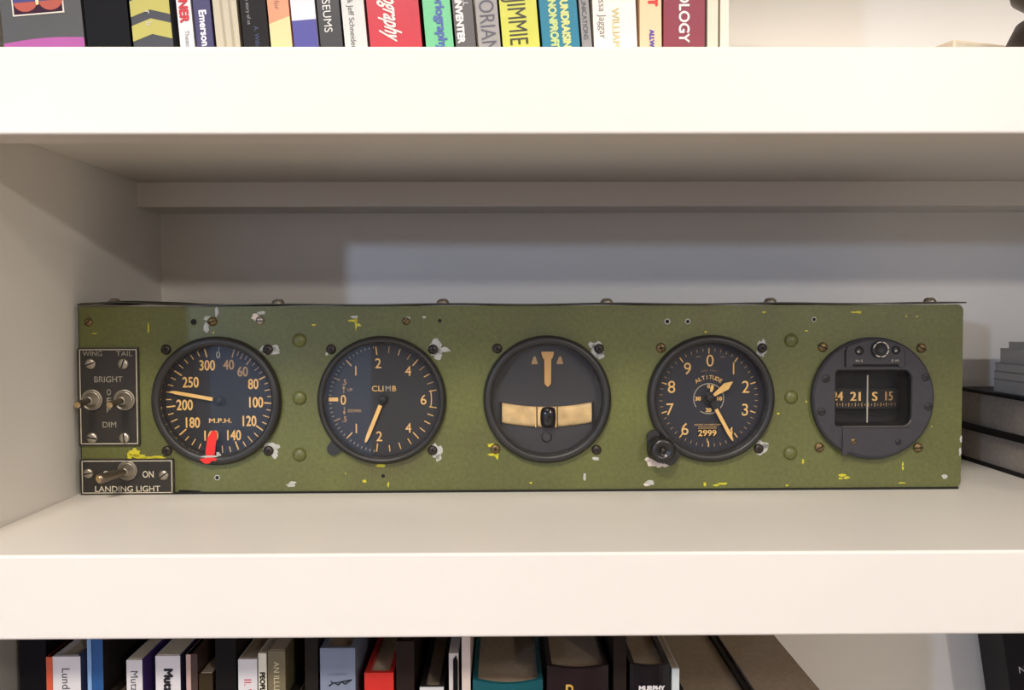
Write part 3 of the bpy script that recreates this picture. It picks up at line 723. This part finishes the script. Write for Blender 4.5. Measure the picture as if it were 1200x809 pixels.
ub(404.5,432,(212,212,206),'pale grey book with thin black author names',lean=-4.8,h=.2,hard=False,texts=(('Harry & Jeff Schneider',.4,58,6.2,(90,88,86),'down_end'),))
ub(434,496,(196,42,58),'wide red book with slanted white script title',lean=-4.8,h=.21,texts=(('Biography',.47,46,19,(238,226,216),'down_end',dict(wf=.55,slant=.45,bold=.0002)),))
ub(499.5,533,(112,196,142),'green book with blue serif-like lettering',lean=-4.8,h=.19,hard=False,texts=(('Historiography',.62,60,10,(80,100,170),'down_end',dict(bold=.00025)),))
ub(534.5,559,(92,88,88),'mottled grey book with white capitals, right of the green one',lean=-4.8,h=.19,texts=(('INVENTER',.30,51,7.5,(235,232,226),'down_end',dict(bold=.0003)),('TELL',.66,9,6,(225,220,215),'down_end')))
ub(561,588,(158,154,150),'mid grey book with large thin dark capitals',lean=-4.8,h=.19,hard=False,texts=(('VICTORIAN',.5,62,17,(90,88,100),'down_end',dict(wf=.8)),))
ub(589.5,634,(206,206,84),'yellow-green book with tall hand-drawn black capitals',lean=-4.8,h=.2,hard=False,texts=(('JIMMIE',.45,54,21,(60,58,46),'down_end',dict(wf=.62)),))
ub(636,681,(26,124,150),'teal book on fundraising with two lines of yellow capitals',lean=-4.8,h=.2,hard=False,texts=(('FUNDRAISING',.66,66,8.5,(214,218,140),'down_end',dict(bold=.0003,wf=.85)),('FOR NONPROFITS',.34,66,8.5,(200,216,140),'down_end',dict(bold=.0003,wf=.85))))
ub(682.5,695,(150,148,146),'narrow grey book lettered in dark capitals, right of the teal one',lean=-4.5,h=.19,hard=False,texts=(('COMMUNICATIONS',.45,47,5.4,(70,68,76),'down_end'),))
ub(696.5,748,(246,238,222),'wide cream book with grey name and pale gold capitals',lean=-2.5,h=.2,hard=False,texts=(('Vanessa Jaggar',.22,46,8,(130,122,120),'down_end'),('WILLIAM',.52,57,8,(222,204,150),'down_end',dict(bold=.0001))))
ub(750,776.5,(240,204,162),'peach-cream book with red and blue lettering, beside the maroon one',lean=-.6,h=.2,hard=False,texts=(('FIRST',.6,8,10,(220,60,50),'down_end',dict(bold=.0004)),('ALLWELL',.55,66,5,(90,80,170),'down_end',dict(bold=.0002))))
ub(777.5,827,(140,46,66),'maroon book with white capital lettering',lean=.0,h=.2,texts=(('SOCIOLOGY',.5,50,11.5,(240,232,226),'down_end',dict(bold=.0002)),))
ub(829,842.5,(226,214,192),'cream thin book with blank spine, against the maroon one',h=.19,hard=False)
ub(844,855,(232,224,204),'cream thin book with blank spine, last at right of the row',h=.19,hard=False)

# cream book lying flat and a dark ornament at the right of the shelf above
P=at(1118,46,.05)
e=empty('book',(P.x,.05,SH),(0,0,math.radians(18))); tag(e,'cream book lying flat beside dark ornament on the shelf above','book')
hh=P.z-SH
MB().box(0,.16,0,.11,0,hh).build('cover',cmat((232,214,186)),e,bevel=.0008)
MB().box(.002,.158,-.0002,.108,.0015,hh-.0015).build('page_block',PAGE,e)
b=MB(); b.lathe([(.00001,0),(.026,0),(.031,.006),(.032,.014),(.028,.0225),(.020,.026),(.022,.030),(.030,.036),(.033,.048),(.030,.066),(.020,.082),(.016,.092),(.020,.100),(.018,.114),(.010,.122),(.00001,.124)],0,0,40,0,'z')
P=at(1187.5,40,.035)
o=b.build('ornament',mat('dark_bronze',(48,38,34),rough=.45,metal=.2,noise=.2,nscale=60),loc=(P.x+.0325,.035,SH)); tag(o,'dark brown rounded ornament at right end of the shelf above','ornament')

# lower shelf
V=.03; PXV=(V+.437)/FPX; GL='books standing on the shelf below'
def lb(a,bq,ytop,cover,label,texts=(),d=.19,Y=V,**k):
    P=at(a,ytop,Y); Q=at(bq,ytop,Y); h=P.z-LOW; T=[]
    for t in texts:
        t=list(t); t[2]=h-(t[2]-ytop)*PXV; t[3]=t[3]*PXV; T.append(t)
    return book(P.x,Q.x-P.x-.0004,h,d,Y,LOW,cover,label,GL,texts=T,pages=k.pop('pages',PAGED),**k)
WT=(216,212,212)
lb(22,54,745,(14,12,14),'plain black book first from the left on the shelf below')
def orr(e,t,h): MB().box(-.0006,t*.14,-.0006,.15,0,h).build('orange_edge',cmat((205,84,50)),e)
lb(56,95,770,WT,'white-spined book with an orange left edge',texts=(('Lund',.55,784,9,(60,58,62),'down_start'),),decor=orr,back=(70,78,104),pages=PAGE)
lb(103,121,744,(34,82,138),'bright blue book with a paler blue left edge',decor=lambda e,t,h:MB().box(-.0003,.0017,-.0006,.12,0,h).build('pale_blue_edge',cmat((130,165,205)),e),back=(38,34,32),hard=False)
lb(123,146,815,(48,42,38),'low dark brown book right of the blue one')
lb(148,167.5,774,WT,'white slim book with purple back cover and light lettering',texts=(('Mutz',.5,787,8.5,(80,78,84),'down_start'),),back=(70,48,110),hard=False,pages=PAGE)
lb(182,212,769,WT,'white book with heavy black lettering at its spine top',texts=(('Mutz',.52,785,9.5,(44,42,48),'down_start',dict(bold=.0004)),),back=(40,44,72),hard=False,pages=PAGE)
lb(219,232,767,(70,52,44),'dark brown book with thin pinkish left edge',decor=lambda e,t,h:MB().box(-.0003,.0020,-.0005,.12,0,h).build('pinkish_edge',cmat((190,160,150)),e))
lb(233,250,790,(56,46,30),'short brown-black book beside the pinkish-edged one',hard=False)
lb(252,277,745,(24,22,22),'black tall book left of the white one with red lettering')
lb(279,302,773,WT,'white book with red capital lettering on the shelf below',texts=(('II. WORLD',.5,797,8.5,(200,44,52),'down_start'),),hard=False)
lb(302.6,313,766,(222,216,196),'narrow cream book lettered in black capitals',texts=(('PEOPLE',.5,789,5.5,(50,46,42),'down_start',dict(bold=.0002)),),hard=False)
lb(313.6,335,763,(112,102,76),'olive-brown book lettered in pale capitals',texts=(('AN ILLUSTRATED',.5,776,6.5,(206,196,160),'down_start'),),hard=False)
lb(338,356,816,(30,28,26),'low near-black book right of the olive-brown one')
lb(357,373,745,(36,32,28),'tall near-black book left of the grey-blue one')
def scr(e,t,h):
    b=MB(); zt=h-(802-760)*PXV; pts=[(.25,-3),(.4,1),(.5,-2),(.62,2),(.7,-1),(.9,4),(.35,0),(.3,3)]
    for (x0,z0),(x1,z1) in zip(pts,pts[1:]): b.rod((x0*t,-.0003,zt+z0*PXV),(x1*t,-.0003,zt+z1*PXV),.0004,.0002,6)
    b.build('scribbled_signature',cmat((40,40,46)),e)
lb(375,417,760,(122,132,150),'grey-blue book with black scribbled signature on spine',decor=scr,texts=(('LOUISIANA',.5,791,3,(96,104,122),'h'),))
lb(427,462,789,(200,42,34),'bright red book on the shelf below',pages=PAGE)
lb(464,486,752,(40,30,26),'dark brown tall book right of the red one')
lb(492,521,806,(30,28,28),'low black book with whitish top edge',decor=lambda e,t,h:MB().box(0,t,-.0006,.0004,h-.002,h+.0002).build('white_top_edge',cmat((200,200,200)),e))
lb(526,538,766,(200,192,186),'slim white book with black rounded strip on spine',decor=lambda e,t,h:MB().prism([(t*.35,-.0+0),(t*.95,0),(t*.95,h-.004),(t*.75,h-.001),(t*.45,h-.003)],-.0006,0).build('black_spine_strip',cmat((16,15,16)),e))
lb(541,552,744,(206,190,178),'tall pinkish-cream board-like book left of the teal one',hard=False)
lb(554,637,797,(20,84,92),'wide teal glossy book with rounded spine',round_=.006,rough=.15)
lb(641,714,780,(34,24,28),'wide dark maroon-black glossy book with gold lettering',round_=.005,rough=.15,texts=(('D',.36,804,9,(200,160,70),'h',dict(bold=.0003)),))
lb(719,735,745,(38,30,26),'slim dark brown tall book added to fill the dark gap left of the black glossy one lettered in white')  # dark filler book, added where only a dark gap shows
lb(738,786,778,(20,19,24),'black glossy book lettered in small white capitals across the spine',round_=.004,rough=.15,texts=(('MURPHY',.52,804,5.6,(214,210,208),'h',dict(width=.0128,bold=.00025)),))
lb(787.5,797,784,(196,204,204),'thin pale grey-white book standing right of the black glossy one',hard=False)
lb(802,814.5,846,(16,15,17),'slim low black book wedged between the thin pale one and the wide low one',hard=False,pages=SLOT)
lb(815,906,850,(24,22,22),'low black book with wide pale page top, right part of the shelf below',d=.2)
lb(908,992,846,(120,104,90),'low brown book with pale page top, last before the gap',d=.2,hard=False)
# black leaning book at the far right of the shelf below
VB=.245; P=at(1184,809,VB)
e=book(P.x+math.tan(math.radians(9))*(P.z-LOW),.035,.235,.04,VB,LOW,(26,24,28),'black book leaning at far right on the shelf below',GL,lean=-9,texts=(('NO',.4,.150,.005,(190,190,190),'h'),),pages=PAGED)

# flat books at the right of the middle shelf
GS='books lying in a stack right of the panel'
def flatbook(x0,x1,y0,y1,z0,z1,cover,label,hard=True,pages=PAGED):
    e=empty('book',(x0,y0,z0)); tag(e,label,'book',GS); w,d,t=x1-x0,y1-y0,z1-z0
    c=.0024 if hard else .0005
    b=MB(); b.box(0,w,0,d,0,c); b.box(0,w,0,d,t-c,t); b.box(w-c,w,0,d,c,t-c)
    b.build('cover',cmat(cover,.5),e)
    i=.003 if hard else .0003
    MB().box(i,w-c,i,d-i,c,t-c).build('page_block',pages,e)
SX=.3535
PG=mat('grey_page_edges',(150,140,130),rough=.85,noise=.12,nscale=300)
flatbook(SX,.60,.04,.285,0,.0262,(22,20,22),'thick black-covered book lying at the bottom of the stack beside the panel',pages=PG)
flatbook(SX-.0005,.595,.045,.280,.0262,.0552,(20,18,20),'thick black-covered book lying second from bottom of the stack',pages=PG)
z=.0552
for i,(px,ya,yb,x0,lab) in enumerate(((1164,459,444,.3600,'pale paperback lying directly on the two thick black books'),(1164.5,444,435,.3602,'pale paperback lying third from top of the stack'),(1165.5,435,425,.3605,'pale grey paperback lying just under the two shortest ones'),
        (1171.5,425,408,.3625,'thicker pale paperback lying second from top of the stack'),(1181.5,408,400,.3640,'thin pale paperback lying topmost of the stack'))):
    P=atx(px,ya,x0); Q=atx(px,yb,x0)
    dz=Q.z-P.z
    flatbook(x0,x0+.15,.07,P.y,z,z+dz,(188,184,178) if i>2 else (150,146,142),lab,hard=False,pages=mat('pale_page_edges',(186,180,172),rough=.85)); z+=dz

# ------------------------------------------------------------------ light
def area(name,loc,size,power,colr,aim=None,shape='DISK',sy=None,portal=False):
    l=bpy.data.lights.new(name,'AREA'); l.energy=power; l.color=colr; l.shape=shape; l.size=size
    if sy: l.size_y=sy
    o=bpy.data.objects.new(name,l); COL.objects.link(o); o.location=loc
    d=(Vector(aim)-Vector(loc)) if aim else Vector((0,0,-1)); o.rotation_euler=d.to_track_quat('-Z','Y').to_euler()
    if portal: l.cycles.is_portal=True
    return o
area('ceiling_lamp',(-.30,-1.22,CEIL-.02),.45,45,(1,.91,.80),aim=(-.30,-.8,0))
area('ceiling_lamp',(.9,-2.0,CEIL-.02),.4,12,(1,.92,.84),aim=(.6,-.9,0))
area('wall_lamp',(1.4,-2.9,.80),.10,19,(1,.94,.88),aim=(.1,0,0))
area('cool_lamp',(-1.72,-2.95,.50),.10,24,(.50,.66,1),aim=(.1,0,.1))
wd=bpy.data.worlds.new('sky'); scene.world=wd; wd.use_nodes=True
bg=wd.node_tree.nodes['Background']; bg.inputs['Color'].default_value=(.50,.66,1,1); bg.inputs['Strength'].default_value=2

scene.view_settings.view_transform='Standard'; scene.view_settings.look='None'
scene.view_settings.exposure=-.13; scene.view_settings.gamma=1; scene.view_settings.use_curve_mapping=False
scene.cycles.use_denoising=True
